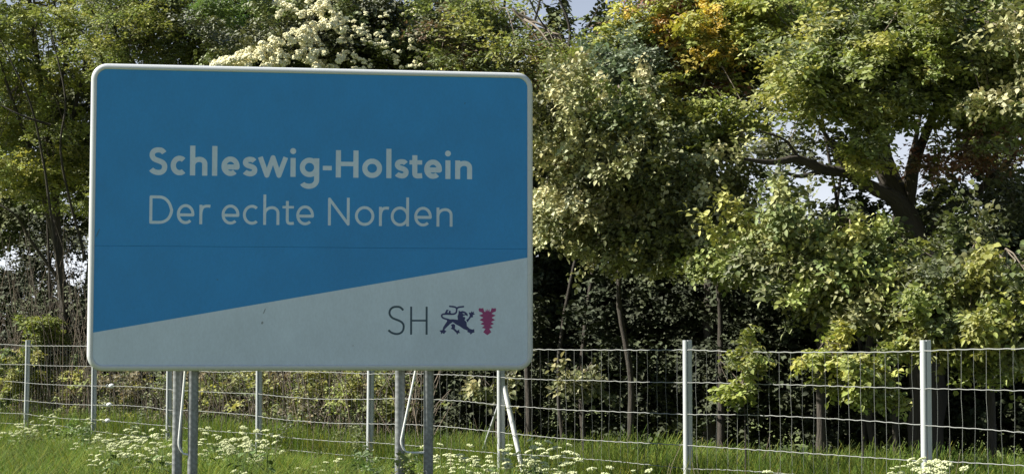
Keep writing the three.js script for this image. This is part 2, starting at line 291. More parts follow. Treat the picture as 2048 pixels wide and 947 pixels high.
// ---------------------------------------------------------------- leaves
function leafShape(len, wid, tipPow = 1) {     // folded, slightly curled blade, 8 triangles, along +z with its upper side +y
  const ts = [0, 0.3, 0.62, 1], ws = [0.12, 1, 0.82 * tipPow, 0.02], pos = [], idx = [];
  ts.forEach((t, i) => { const w = wid * ws[i] / 2, y = -0.35 * len * t * t * 0.5; pos.push(-w, y + w * 0.35, t * len, 0, y, t * len, w, y + w * 0.35, t * len); });
  for (let i = 0; i < 3; i++) { const a = i * 3; idx.push(a, a + 3, a + 1, a + 1, a + 3, a + 4, a + 1, a + 4, a + 2, a + 2, a + 4, a + 5); }
  const g = new THREE.BufferGeometry(); g.setAttribute('position', new THREE.Float32BufferAttribute(pos, 3)); g.setIndex(idx); g.computeVertexNormals(); return g;
}
function sprig(seed, { n = 6, len = 0.06, wid = 0.035, stem = 0.2, spread = 55, tilt = 0.6, tipPow = 1 }) {
  const r = rng(seed), out = [];
  for (let i = 0; i < n; i++) {
    const L = len * (0.7 + 0.6 * r()), g = leafShape(L, wid * (0.8 + 0.4 * r()), tipPow), last = i === n - 1, side = i % 2 ? 1 : -1;
    const e = new THREE.Euler((r() - 0.5) * 2 * tilt, last ? 0 : side * (spread + 25 * (r() - 0.5)) * Math.PI / 180, (r() - 0.5) * 2 * tilt, 'YXZ');
    g.applyMatrix4(new THREE.Matrix4().makeRotationFromEuler(e)); g.translate((r() - 0.5) * 0.012, (r() - 0.5) * 0.05, stem * (i + 0.3) / n - stem * 0.4);
    const k = 0.72 + 0.5 * r(), col = new Float32Array(g.attributes.position.count * 3); for (let j = 0; j < col.length; j += 3) { col[j] = k * (0.92 + 0.16 * r()); col[j + 1] = k; col[j + 2] = k * 0.95; }
    g.setAttribute('color', new THREE.BufferAttribute(col, 3)); out.push(g);
  }
  return mergeGeometries(out);
}
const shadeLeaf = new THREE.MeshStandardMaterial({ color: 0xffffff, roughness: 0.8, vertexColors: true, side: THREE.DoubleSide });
const leafMat = new THREE.MeshPhysicalMaterial({ color: 0xffffff, roughness: 0.86, transmission: 0.5, thickness: 0, vertexColors: true, side: THREE.DoubleSide, specularIntensity: 0.8 });
const glossyLeaf = new THREE.MeshPhysicalMaterial({ color: 0xffffff, roughness: 0.68, transmission: 0.3, thickness: 0, vertexColors: true, side: THREE.DoubleSide, specularIntensity: 1 });
const bark = std(0.055, 0.047, 0.038, 0.95, 0, { bumpMap: barkBump, bumpScale: 0.02 });
const twigMat = std(0.14, 0.115, 0.09, 0.9);
const dryTwig = std(0.19, 0.15, 0.11, 0.9);
const SPRIGS = {
  fine: [sprig(1, { n: 8, len: 0.05, wid: 0.028, stem: 0.2 }), sprig(2, { n: 7, len: 0.055, wid: 0.032, stem: 0.2 })],
  mid: [sprig(3, { n: 9, len: 0.056, wid: 0.035, stem: 0.24 }), sprig(4, { n: 9, len: 0.06, wid: 0.038, stem: 0.22 })],
  round: [sprig(5, { n: 9, len: 0.054, wid: 0.041, stem: 0.22, tipPow: 1.15, tilt: 0.8 }), sprig(6, { n: 9, len: 0.048, wid: 0.037, stem: 0.2, tipPow: 1.15, tilt: 0.9 })],
  maple: [sprig(7, { n: 10, len: 0.055, wid: 0.036, stem: 0.2, spread: 70, tilt: 0.5 }), sprig(8, { n: 10, len: 0.052, wid: 0.036, stem: 0.18, spread: 75, tilt: 0.6 })],
};
const mat4 = new THREE.Matrix4(), qt = new THREE.Quaternion(), eu = new THREE.Euler(0, 0, 0, 'YXZ'), one = V(1, 1, 1);
// foliage: blobs in survey units {x, y, rx, ry, d (distance), rz (m), clumps}; returns the clump centres
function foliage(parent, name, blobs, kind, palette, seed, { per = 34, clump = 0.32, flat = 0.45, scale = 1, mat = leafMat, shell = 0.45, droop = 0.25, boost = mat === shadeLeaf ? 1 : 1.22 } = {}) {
  const r = rng(seed), items = [[], []], centres = [];
  const gauss = () => (r() + r() + r() - 1.5) / 0.9;
  for (const b of blobs) {
    const c = at(b.x, b.y, b.d), R = V(b.rx * b.d / FOC, b.ry * b.d / FOC, b.rz ?? 1);
    for (let i = 0; i < b.clumps; i++) {
      const u = V(gauss(), gauss(), gauss()).normalize(), rad = (shell + (1 - shell) * Math.pow(r(), 0.7)) * (1 + 0.55 * fbm(c.x + u.x * 1.7, c.y + u.y * 1.7, u.z * 1.7 + seed, 2));
      const p = V(c.x + u.x * R.x * rad, c.y + u.y * R.y * rad, c.z + u.z * R.z * rad);
      if (p.y < 0.25) continue;
      centres.push({ p, c });
      const col = palette[(r() * palette.length) | 0], br = 0.75 + 0.5 * r(), cs = clump * (0.7 + 0.7 * r()), m = Math.round(per * (0.6 + 0.8 * r()));
      const out = Math.atan2(u.x, u.z), shoot = r() < 0.26 ? V(u.x * 0.7 + (r() - 0.5), 0.5 + 0.6 * r() - (r() < 0.25 ? 1.1 : 0), u.z * 0.7 + (r() - 0.5)).normalize().multiplyScalar(clump * (1.6 + 1.6 * r())) : null;
      for (let k = 0; k < m; k++) {
        const q = V(gauss(), gauss() * flat, gauss()).multiplyScalar(shoot ? cs * 0.3 : cs).add(p); if (shoot) q.addScaledVector(shoot, k / m); else q.y -= 0.15 * Math.hypot(q.x - p.x, q.z - p.z);
        if (q.y < 0.1) continue;
        eu.set(droop + (r() - 0.5) * 1.3, out + (r() - 0.5) * 3.6, (r() - 0.5) * 1.2);
        const s = scale * (0.75 + 0.55 * r());
        const j = r() < 0.5 ? 0 : 1, t = br * (0.8 + 0.4 * r()), y = (r() - 0.5) * 0.16;
        items[j].push([new THREE.Matrix4().compose(q, qt.setFromEuler(eu).clone(), V(s, s, s)), lin(col[0] * t * (0.99 + y) * boost, col[1] * t * boost, col[2] * t * (1 - y) * boost)]);
      }
    }
  }
  items.forEach((list, j) => {
    if (!list.length) return;
    const im = shadows(new THREE.InstancedMesh(SPRIGS[kind][j], mat, list.length)); im.name = numbered(name); im.userData.kind = 'stuff';
    list.forEach(([m, col], i) => { im.setMatrixAt(i, m); im.setColorAt(i, col); });
    parent.add(im);
  });
  return centres;
}
function branches(parent, from, centres, seed, share = 0.35, r0 = 0.02, mat = twigMat) {
  const r = rng(seed), gs = [];
  for (const { p, c } of centres) {
    if (r() > share) continue;
    const a = c.clone().lerp(from, 0.25 + 0.35 * r()), m = a.clone().lerp(p, 0.5).add(V((r() - 0.5) * 0.3, 0.1 + 0.2 * r(), (r() - 0.5) * 0.3));
    gs.push(limb([a, m, p], r0 * (0.6 + 0.7 * r()), r0 * 0.2, 6, 4));
  }
  if (gs.length) part(parent, 'branches', mergeGeometries(gs), mat, true);
}
function trunkTo(parent, pts, r0, r1, seed, name = 'trunk', mat = bark) { return part(parent, name, limb(pts, r0, r1, 22, 9, 0.8, seed), mat); }

// palettes (linear base colours)
const OLIVE = [[0.19, 0.22, 0.046], [0.135, 0.165, 0.038], [0.26, 0.265, 0.06], [0.10, 0.125, 0.03]];
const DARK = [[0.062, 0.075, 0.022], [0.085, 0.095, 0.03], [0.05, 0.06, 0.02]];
const PAINTED_SHADE = [[0.03, 0.04, 0.014], [0.04, 0.05, 0.018], [0.022, 0.03, 0.011]];  // leaf colour darkened to stand for deep shade
const BRIGHT = [[0.22, 0.25, 0.045], [0.28, 0.28, 0.05], [0.16, 0.19, 0.035]];
const PALE = [[0.42, 0.40, 0.22], [0.20, 0.205, 0.07], [0.11, 0.12, 0.035], [0.085, 0.095, 0.03], [0.30, 0.29, 0.13]];
const REFLECTION_GOLD = [[0.40, 0.29, 0.035], [0.36, 0.33, 0.04], [0.38, 0.22, 0.035], [0.30, 0.31, 0.045]];  // orange of a window reflection put into leaf colour
const RUST_AND_REFLECTION = [[0.18, 0.085, 0.045], [0.14, 0.09, 0.045], [0.22, 0.09, 0.05]];  // brownish leaves, and red window-reflection smears painted as leaves

function tree(name, label, category, px, d, trunk, r0, opts) {
  const base = onGround(px, d), t = thing(name, label, category, base);
  const rel = (p) => p.clone().sub(base);
  const holder = { add: (o) => { o.position.sub(base); t.add(o); } };
  const tp = [base.clone().setY(-0.1), ...trunk.map(([x, y, dd]) => at(x, y, dd ?? d))];
  trunkTo(holder, tp, r0, r0 * 0.35, px);
  const top = tp[tp.length - 1];
  for (const [path, ra, rb] of opts.limbs ?? []) trunkTo(holder, path.map(([x, y, dd]) => at(x, y, dd ?? d)), ra, rb ?? ra * 0.35, px + path[0][0], 'limb');
  (opts.crown ?? []).forEach((cr, i) => {
    const cs = foliage(holder, 'foliage', cr.blobs, cr.kind, cr.palette, px * 7 + i * 131 + 11, cr);
    branches(holder, top, cs, px + i, cr.twigs ?? 0.3, cr.twigR ?? 0.018, cr.twigMat ?? twigMat);
  });
  return { t, holder };
}

// left end
tree('hedge_tree', 'leafy hedgerow tree at the left edge with dark forked limbs', 'tree', 120, 30.5, [[128, 640], [118, 520], [108, 380], [92, 250], [70, 90], [50, -60]], 0.1, {
  limbs: [[[[118, 520], [60, 300, 30], [20, 190, 29.6], [-10, 90, 29.4]], 0.05], [[[110, 400], [140, 260, 30.6], [170, 120, 30.4], [190, -40, 30.4]], 0.05], [[[92, 250], [128, 130, 30], [118, 40, 30], [80, -60, 30]], 0.035], [[[118, 560], [60, 480, 30], [30, 430, 29.5], [-20, 400, 29.5]], 0.035], [[[130, 640, 29], [64, 220, 28.2], [20, 120, 28], [-10, 60, 28]], 0.03, 0.01], [[[170, 520, 29], [120, 300, 28.2], [130, 200, 28], [100, 60, 28]], 0.028, 0.01], [[[100, 250, 28.4], [40, 230, 28], [0, 210, 28]], 0.022, 0.008], [[[215, 300, 28], [200, 110, 27.6], [160, 60, 27.6]], 0.025, 0.01]],
  crown: [{ kind: 'mid', palette: [...BRIGHT, OLIVE[0], OLIVE[2], [0.26, 0.29, 0.07]], clump: 0.36, per: 30, shell: 0.2, blobs: [{ x: -60, y: 100, rx: 150, ry: 190, d: 30, rz: 1.6, clumps: 60 }, { x: 90, y: 90, rx: 140, ry: 160, d: 30.5, rz: 1.6, clumps: 60 }, { x: 40, y: 300, rx: 120, ry: 120, d: 29.6, rz: 1.2, clumps: 44 }, { x: 150, y: 330, rx: 40, ry: 120, d: 30.4, rz: 0.8, clumps: 14 }, { x: 60, y: -130, rx: 220, ry: 130, d: 31, rz: 2, clumps: 60 }] }],
});
tree('hedge_tree', 'fine-leaved dark hedgerow tree behind the top left corner of the sign', 'tree', 310, 29, [[308, 500], [300, 300], [290, 160], [300, 30], [320, -80]], 0.09, {
  limbs: [[[[300, 300], [250, 150, 28.4], [205, 60, 28.2], [170, 0, 28]], 0.04], [[[296, 200], [330, 110, 28.6], [390, 40, 28.4], [420, -40, 28.4]], 0.04], [[[290, 160], [230, 60, 28], [215, -20, 28], [215, -70, 28]], 0.03]],
  crown: [{ kind: 'fine', palette: [...OLIVE, OLIVE[2], DARK[1], BRIGHT[2]], clump: 0.34, per: 40, shell: 0.2, blobs: [{ x: 260, y: 60, rx: 130, ry: 130, d: 28.4, rz: 1.5, clumps: 70 }, { x: 380, y: 30, rx: 120, ry: 130, d: 28.6, rz: 1.5, clumps: 60 }, { x: 300, y: -120, rx: 200, ry: 110, d: 29, rz: 2, clumps: 60 }] },
    { kind: 'mid', palette: [[0.09, 0.15, 0.03], [0.12, 0.17, 0.04]], clump: 0.26, per: 26, shell: 0.3, twigs: 0, blobs: [{ x: 455, y: 20, rx: 60, ry: 45, d: 26.5, rz: 0.7, clumps: 14 }] }],
});

// flowering elder above the sign
{
  const { holder } = tree('elder_bush', 'elder bush with flat cream flower clusters rising behind the top of the sign', 'flowering bush', 640, 24, [[640, 480], [632, 300], [620, 160], [630, 60]], 0.08, {
    limbs: [[[[636, 400], [560, 240, 23.6], [500, 140, 23.2]], 0.04], [[[632, 300], [700, 180, 23.6], [760, 90, 23.4]], 0.04]],
    crown: [{ kind: 'mid', palette: [...DARK, OLIVE[1], OLIVE[3]], clump: 0.3, per: 34, shell: 0.35, mat: glossyLeaf, blobs: [{ x: 520, y: 110, rx: 90, ry: 60, d: 23.4, rz: 0.9, clumps: 36 }, { x: 650, y: 80, rx: 120, ry: 90, d: 23.4, rz: 1.1, clumps: 62 }, { x: 770, y: 80, rx: 90, ry: 90, d: 23.6, rz: 1, clumps: 46 }, { x: 640, y: 190, rx: 220, ry: 80, d: 23.8, rz: 1, clumps: 50 }] }],
  });
  // flower heads: domed clusters of tiny florets
  const cream = std(0.68, 0.645, 0.42, 0.85), heads = [];
  for (let v = 0; v < 3; v++) {
    const r = rng(40 + v), gs = [];
    for (let i = 0; i < 24; i++) { const a = r() * 6.283, q = Math.sqrt(r()), g = new THREE.IcosahedronGeometry(0.011 + 0.010 * r(), 0); g.translate(Math.cos(a) * q * 0.05, 0.034 * (1 - q * q) + (r() - 0.5) * 0.014, Math.sin(a) * q * 0.05); gs.push(g); }
    heads.push(mergeGeometries(gs));
  }
  const r = rng(77), rest = [];
  for (let i = 0; i < 1000; i++) {
    let x, y; const t = r();
    if (t < 0.5) { x = 425 + 250 * r(); y = 138 - (x - 420) * 0.42 * r() - 10 * r(); }
    else if (t < 0.72) { x = 550 + 190 * r(); y = -5 + 90 * r(); }
    else { x = 600 + 245 * r(); y = 0 + 140 * Math.sqrt(r()); }
    if (fbm(x / 46, y / 30, 3, 2) < (x < 560 ? -0.16 : -0.02)) continue;
    const p = at(x, y, 22.05 + r() * 0.7), e = [0.7 + (r() - 0.5) * 1.1, r() * 6, (r() - 0.5) * 1.2], sc = (0.55 + 0.6 * r()) * (x > 690 ? 0.75 : 1);
    if (i < 440) { const m = part(holder, 'flower_cluster', heads[i % 3], cream); m.position.add(p); m.rotation.set(...e); m.scale.setScalar(sc); }
    else rest.push(new THREE.Matrix4().compose(p, new THREE.Quaternion().setFromEuler(new THREE.Euler(...e)), V(sc, sc, sc).multiplyScalar(0.85)));
  }
  const im = shadows(new THREE.InstancedMesh(heads[0], cream, rest.length)); im.name = 'small_flower_clusters'; im.userData.kind = 'stuff'; rest.forEach((m, i) => im.setMatrixAt(i, m)); holder.add(im);
}

// slender tree beside the elder with long bare shoots
tree('slender_tree', 'slender tree with long bare upright shoots right above the sign', 'tree', 1000, 22.5, [[1000, 420], [990, 200], [975, 120], [962, 40], [940, -60]], 0.06, {
  limbs: [[[[978, 140], [940, 60], [900, 0], [870, -60]], 0.035, 0.012], [[[985, 160], [1000, 70], [1010, 0], [1012, -70]], 0.03, 0.01], [[[990, 200], [1040, 110, 22], [1070, 40, 22], [1090, -50, 22]], 0.03, 0.01], [[[995, 260], [1120, 140, 21.5], [1140, 60, 21.5], [1100, -40, 21.5]], 0.035, 0.012], [[[1120, 140, 21.5], [1165, 70, 21.4], [1200, 10, 21.4]], 0.02, 0.006], [[[1130, 100, 21.5], [1080, 40, 21.4], [1050, -20, 21.4]], 0.018, 0.006]],
  crown: [{ kind: 'fine', palette: [...OLIVE, PALE[2], RUST_AND_REFLECTION[1]], clump: 0.3, per: 26, shell: 0.2, blobs: [{ x: 930, y: 60, rx: 100, ry: 80, d: 22.6, rz: 0.9, clumps: 44 }, { x: 1030, y: 110, rx: 70, ry: 60, d: 22, rz: 0.8, clumps: 24 }, { x: 960, y: 190, rx: 120, ry: 90, d: 22.6, rz: 0.9, clumps: 34 }, { x: 1150, y: 130, rx: 70, ry: 60, d: 21, rz: 0.7, clumps: 16 }] },
    { kind: 'fine', palette: RUST_AND_REFLECTION, clump: 0.24, per: 20, shell: 0.2, blobs: [{ x: 1140, y: 140, rx: 60, ry: 60, d: 21.4, rz: 0.6, clumps: 12 }] }],
});

// pale-leaved shrub right of the sign
tree('pale_shrub', 'tall shrub with large pale round leaves beside the right edge of the sign', 'shrub', 1250, 19.6, [[1262, 760], [1238, 600], [1246, 420], [1230, 300], [1220, 200]], 0.045, {
  limbs: [[[[1245, 500], [1150, 380, 19], [1110, 260, 18.8]], 0.035], [[[1245, 480], [1340, 360, 19.2], [1400, 260, 19]], 0.035]],
  crown: [{ kind: 'round', palette: PALE, clump: 0.26, per: 24, shell: 0.3, mat: glossyLeaf, blobs: [{ x: 1120, y: 260, rx: 70, ry: 110, d: 18.6, rz: 0.7, clumps: 34 }, { x: 1230, y: 340, rx: 130, ry: 130, d: 18.6, rz: 0.9, clumps: 70 }, { x: 1360, y: 420, rx: 130, ry: 120, d: 18.6, rz: 0.9, clumps: 60 }, { x: 1130, y: 420, rx: 70, ry: 60, d: 18.8, rz: 0.7, clumps: 20 }, { x: 1280, y: 500, rx: 90, ry: 40, d: 18.8, rz: 0.7, clumps: 16 }] },
    { kind: 'round', palette: OLIVE, clump: 0.24, per: 22, shell: 0.4, mat: glossyLeaf, blobs: [{ x: 1230, y: 230, rx: 140, ry: 70, d: 18.9, rz: 0.8, clumps: 32 }, { x: 1440, y: 500, rx: 80, ry: 70, d: 18.2, rz: 0.7, clumps: 24 }] }],
});

// yellow-green maple at the top, with a window reflection painted as gold leaves
tree('maple_tree', 'maple with yellow-green leaves and a gold patch painted after a window reflection at the top right of the sign', 'tree', 1420, 21, [[1420, 500], [1415, 300], [1400, 160], [1410, 40], [1400, -80]], 0.1, {
  limbs: [[[[1415, 300], [1330, 180, 20.4], [1280, 90, 20.2]], 0.05], [[[1410, 220], [1510, 130, 20.4], [1600, 60, 20.2]], 0.05]],
  crown: [{ kind: 'maple', palette: REFLECTION_GOLD, clump: 0.26, per: 26, shell: 0.3, blobs: [{ x: 1400, y: 95, rx: 95, ry: 70, d: 19.8, rz: 0.8, clumps: 30 }] },
    { kind: 'maple', palette: BRIGHT, clump: 0.28, per: 28, shell: 0.3, blobs: [{ x: 1390, y: 100, rx: 100, ry: 75, d: 20, rz: 0.8, clumps: 20 }, { x: 1500, y: 40, rx: 80, ry: 80, d: 20, rz: 0.8, clumps: 30 }, { x: 1590, y: 90, rx: 70, ry: 70, d: 19.6, rz: 0.7, clumps: 26 }, { x: 1260, y: 60, rx: 40, ry: 40, d: 20, rz: 0.5, clumps: 8 }, { x: 1260, y: 220, rx: 60, ry: 40, d: 19, rz: 0.5, clumps: 10 }, { x: 1450, y: 240, rx: 80, ry: 40, d: 19.2, rz: 0.5, clumps: 14 }] },
    { kind: 'fine', palette: [...RUST_AND_REFLECTION, DARK[1]], clump: 0.24, per: 22, shell: 0.3, blobs: [{ x: 1340, y: 20, rx: 70, ry: 50, d: 20.4, rz: 0.7, clumps: 16 }, { x: 1380, y: 180, rx: 70, ry: 40, d: 20, rz: 0.6, clumps: 14 }] },  // red reflection smear imitated by leaf colour
    { kind: 'mid', palette: [[0.12, 0.165, 0.09], [0.16, 0.20, 0.12]], clump: 0.24, per: 24, shell: 0.3, blobs: [{ x: 1260, y: 140, rx: 60, ry: 60, d: 19.6, rz: 0.6, clumps: 22 }] },
    { kind: 'mid', palette: DARK, clump: 0.3, per: 26, shell: 0.2, blobs: [{ x: 1430, y: -40, rx: 200, ry: 60, d: 21, rz: 1.2, clumps: 40 }, { x: 1520, y: 130, rx: 60, ry: 60, d: 20.6, rz: 0.8, clumps: 16 }] }],
});

// big tree at the right with an arching limb
tree('large_tree', 'large tree at the right with a thick dark limb arching over sky gaps', 'tree', 1850, 18, [[1852, 640], [1845, 520], [1815, 430], [1790, 380], [1760, 300], [1770, 150], [1800, -40]], 0.21, {
  limbs: [[[[1825, 440], [1785, 392, 17.8], [1748, 376, 17.7], [1700, 346, 17.6], [1652, 340, 17.5], [1600, 318, 17.4], [1545, 325, 17.2], [1490, 318, 17]], 0.095, 0.018], [[[1652, 340, 17.5], [1600, 352, 17.4], [1560, 345, 17.3], [1520, 372, 17.2]], 0.03, 0.008], [[[1600, 318, 17.4], [1570, 280, 17.3], [1520, 262, 17.2]], 0.022, 0.006], [[[1700, 346, 17.6], [1690, 300, 17.6], [1650, 270, 17.5]], 0.025, 0.006], [[[1870, 470, 17.9], [1905, 440, 17.9], [1935, 452, 17.9], [1965, 430, 17.9]], 0.03, 0.008], [[[1815, 430], [1830, 330, 17.8], [1880, 200, 17.6], [1930, 60, 17.4]], 0.07], [[[1845, 500], [1900, 420, 17.8], [1960, 380, 17.6], [2040, 300, 17.4]], 0.06], [[[1700, 348, 17.6], [1640, 250, 17.4], [1600, 190, 17.2]], 0.03], [[[1760, 300], [1700, 180, 17.6], [1680, 60, 17.4]], 0.04]],
  crown: [{ kind: 'mid', palette: [...OLIVE, OLIVE[1], BRIGHT[2]], clump: 0.27, per: 30, shell: 0.2, blobs: [{ x: 1700, y: 90, rx: 130, ry: 110, d: 17.2, rz: 0.9, clumps: 62 }, { x: 1850, y: 110, rx: 140, ry: 140, d: 17.2, rz: 1, clumps: 74 }, { x: 2000, y: 160, rx: 110, ry: 170, d: 16.8, rz: 1, clumps: 62 }, { x: 1640, y: 180, rx: 110, ry: 50, d: 17, rz: 0.7, clumps: 28 }, { x: 1760, y: 215, rx: 70, ry: 45, d: 17, rz: 0.6, clumps: 16 }, { x: 1850, y: -110, rx: 300, ry: 90, d: 18, rz: 1.4, clumps: 70 }] },
    { kind: 'maple', palette: BRIGHT, clump: 0.2, per: 20, shell: 0.3, blobs: [{ x: 1730, y: 310, rx: 40, ry: 50, d: 16.8, rz: 0.4, clumps: 8 }, { x: 1750, y: 90, rx: 40, ry: 40, d: 16.4, rz: 0.4, clumps: 6 }, { x: 1850, y: 90, rx: 50, ry: 40, d: 16.3, rz: 0.4, clumps: 7 }] },
    { kind: 'mid', palette: DARK, clump: 0.2, per: 12, shell: 0.1, twigs: 0.6, twigR: 0.01, blobs: [{ x: 1900, y: 400, rx: 100, ry: 50, d: 18, rz: 0.5, clumps: 15 }, { x: 1590, y: 300, rx: 100, ry: 50, d: 18, rz: 0.5, clumps: 13 }, { x: 2010, y: 390, rx: 60, ry: 60, d: 17, rz: 0.5, clumps: 12 }] },
    { kind: 'fine', palette: RUST_AND_REFLECTION, clump: 0.2, per: 20, shell: 0.3, blobs: [{ x: 1920, y: 310, rx: 110, ry: 45, d: 17, rz: 0.6, clumps: 16 }] },  // these leaves carry the red of a window reflection
    { kind: 'round', palette: PALE.slice(0, 3), clump: 0.22, per: 16, shell: 0.3, mat: glossyLeaf, blobs: [{ x: 2030, y: 120, rx: 70, ry: 130, d: 15.8, rz: 0.5, clumps: 18 }] }],
});
tree('hawthorn_bush', 'green hawthorn bush between the pale shrub and the arching limb', 'bush', 1440, 20, [[1440, 620], [1430, 480], [1440, 360]], 0.05, {
  limbs: [[[[1435, 520], [1480, 420, 19.4], [1500, 340, 19.2]], 0.03], [[[1435, 500], [1370, 380, 19.4], [1340, 300, 19.2]], 0.03]],
  crown: [{ kind: 'mid', palette: [...OLIVE, BRIGHT[2], BRIGHT[0]], clump: 0.26, per: 30, shell: 0.1, blobs: [{ x: 1440, y: 430, rx: 80, ry: 70, d: 19.2, rz: 0.8, clumps: 30 }, { x: 1360, y: 300, rx: 100, ry: 60, d: 19.2, rz: 0.8, clumps: 30 }] }],
});
tree('hawthorn_bush', 'leafy hawthorn bush filling the gap left of the large tree trunk', 'bush', 1790, 17.4, [[1790, 640], [1795, 590], [1785, 550]], 0.04, {
  limbs: [[[[1792, 580], [1850, 540, 17], [1880, 500, 16.8]], 0.02]],
  crown: [{ kind: 'mid', palette: [...OLIVE, PALE[1]], clump: 0.24, per: 30, shell: 0.1, blobs: [{ x: 1790, y: 545, rx: 80, ry: 50, d: 16.6, rz: 0.6, clumps: 26 }, { x: 1570, y: 530, rx: 110, ry: 45, d: 16.8, rz: 0.6, clumps: 22 }] }],
});
// lower shrubs at the right
tree('olive_shrub', 'dense olive green shrub under the arching limb of the large tree', 'shrub', 1640, 17.6, [[1640, 600], [1640, 520], [1630, 440]], 0.06, {
  limbs: [[[[1640, 560], [1560, 480, 17], [1510, 420, 17]], 0.03], [[[1640, 560], [1740, 500, 17], [1800, 460, 16.8]], 0.03]],
  crown: [{ kind: 'round', palette: [...OLIVE, PALE[1], PALE[2], PALE[1]], clump: 0.24, per: 28, shell: 0.25, mat: glossyLeaf, blobs: [{ x: 1560, y: 505, rx: 100, ry: 70, d: 16.8, rz: 0.8, clumps: 42 }, { x: 1690, y: 535, rx: 110, ry: 75, d: 16.6, rz: 0.8, clumps: 48 }, { x: 1650, y: 560, rx: 100, ry: 50, d: 16.6, rz: 0.7, clumps: 30 }, { x: 1760, y: 600, rx: 90, ry: 60, d: 16.2, rz: 0.6, clumps: 28 }] }],
});
tree('olive_shrub', 'dull green shrub at the right edge behind the last fence post', 'shrub', 1980, 16.6, [[1980, 650], [1975, 560], [1980, 480]], 0.06, {
  limbs: [[[[1980, 600], [1900, 540, 16], [1860, 500, 16]], 0.03], [[[1980, 600], [2060, 520, 16], [2100, 460, 15.8]], 0.03]],
  crown: [{ kind: 'round', palette: [...OLIVE, PALE[1], PALE[2]], clump: 0.23, per: 28, shell: 0.25, blobs: [{ x: 1890, y: 590, rx: 100, ry: 70, d: 15.8, rz: 0.7, clumps: 46 }, { x: 2030, y: 600, rx: 110, ry: 90, d: 15.4, rz: 0.7, clumps: 56 }, { x: 1990, y: 690, rx: 110, ry: 70, d: 15.2, rz: 0.5, clumps: 36 }, { x: 1870, y: 660, rx: 60, ry: 40, d: 15.6, rz: 0.5, clumps: 14 }] }],
});
// low sprays of leaves in front of the shade
function spray(label, px, d, blobs, palette, kind = 'maple', per = 18) {
  tree('young_shrub', label, 'shrub', px, d, [[px, blobs[0].y + 60], [px - 4, blobs[0].y + 10]], 0.014, { crown: [{ kind, palette, clump: 0.12, per, shell: 0.2, twigs: 0.8, twigR: 0.006, blobs }] });
}
spray('bright leafy shoot growing through the second fence bay right of the sign', 1490, 15.4, [{ x: 1485, y: 765, rx: 34, ry: 26, d: 15.4, rz: 0.12, clumps: 5 }, { x: 1480, y: 718, rx: 22, ry: 14, d: 15.4, rz: 0.1, clumps: 4 }], BRIGHT);
spray('bushy bright young shrub behind the wires left of the last fence post', 1725, 14.9, [{ x: 1722, y: 785, rx: 50, ry: 32, d: 14.9, rz: 0.2, clumps: 12 }, { x: 1650, y: 722, rx: 40, ry: 14, d: 15, rz: 0.15, clumps: 6 }, { x: 1760, y: 740, rx: 20, ry: 30, d: 14.9, rz: 0.15, clumps: 6 }], BRIGHT);
spray('sparse pale-leaved shoot in the dark fence bay just right of the sign', 1165, 17.6, [{ x: 1160, y: 765, rx: 50, ry: 16, d: 17.6, rz: 0.15, clumps: 9 }], PALE, 'round', 9);
spray('pale sprig beside the fence post under the right corner of the sign', 985, 18.8, [{ x: 985, y: 790, rx: 36, ry: 14, d: 18.8, rz: 0.15, clumps: 7 }], PALE, 'round', 10);
spray('green shrub on the fence beside the left edge of the sign', 85, 29.2, [{ x: 90, y: 660, rx: 40, ry: 36, d: 29.2, rz: 0.4, clumps: 18 }, { x: 60, y: 720, rx: 40, ry: 40, d: 29, rz: 0.4, clumps: 14 }, { x: 20, y: 760, rx: 40, ry: 60, d: 28.8, rz: 0.4, clumps: 16 }, { x: 150, y: 740, rx: 40, ry: 60, d: 29, rz: 0.4, clumps: 10 }], [...BRIGHT, [0.10, 0.15, 0.03]], 'mid', 24);

// bramble and dry twigs under the hedge, left to right
{
  const t = thing('bramble_thicket', 'dark tangle of dry twigs and bramble under the hedge', 'thicket', V(0, 0, 0)); t.userData.kind = 'stuff';
  const r = rng(909), gs = [], gd = [];
  for (let i = 0; i < 900; i++) {
    const px = -150 + 1000 * r(), d = 13.9 * 3590 / (px + 1740) + 1.2 + 2.2 * r(), b = onGround(px, d), h = (px < 200 ? 1.2 + 2.6 * r() : 0.9 + 1.1 * r());
    const a = b.clone().setY(h * 0.2 * r()), lean = V((r() - 0.5) * 1.3, h, (r() - 0.5) * 1.0);
    (r() < 0.4 ? gs : gd).push(limb([a, a.clone().add(V(lean.x * 0.3 + (r() - 0.5) * 0.2, h * 0.55, lean.z * 0.3)), a.clone().add(V(lean.x, h * (0.7 + 0.4 * r()), lean.z))], 0.006 + 0.008 * r(), 0.003, 5, 3));
  }
  part(t, 'dry_stems', mergeGeometries(gs), dryTwig, true); part(t, 'dark_stems', mergeGeometries(gd), twigMat, true);
  foliage(t, 'bramble_leaves', [...Array(14)].map((_, i) => { const x = -100 + i * 68; const d = 13.9 * 3590 / (x + 1740) + 2.2; return { x, y: 790, rx: 60, ry: 60, d, rz: 0.7, clumps: 12 }; }), 'mid', [...OLIVE, [0.16, 0.13, 0.06]], 33, { per: 15, clump: 0.24, shell: 0.2 });
}
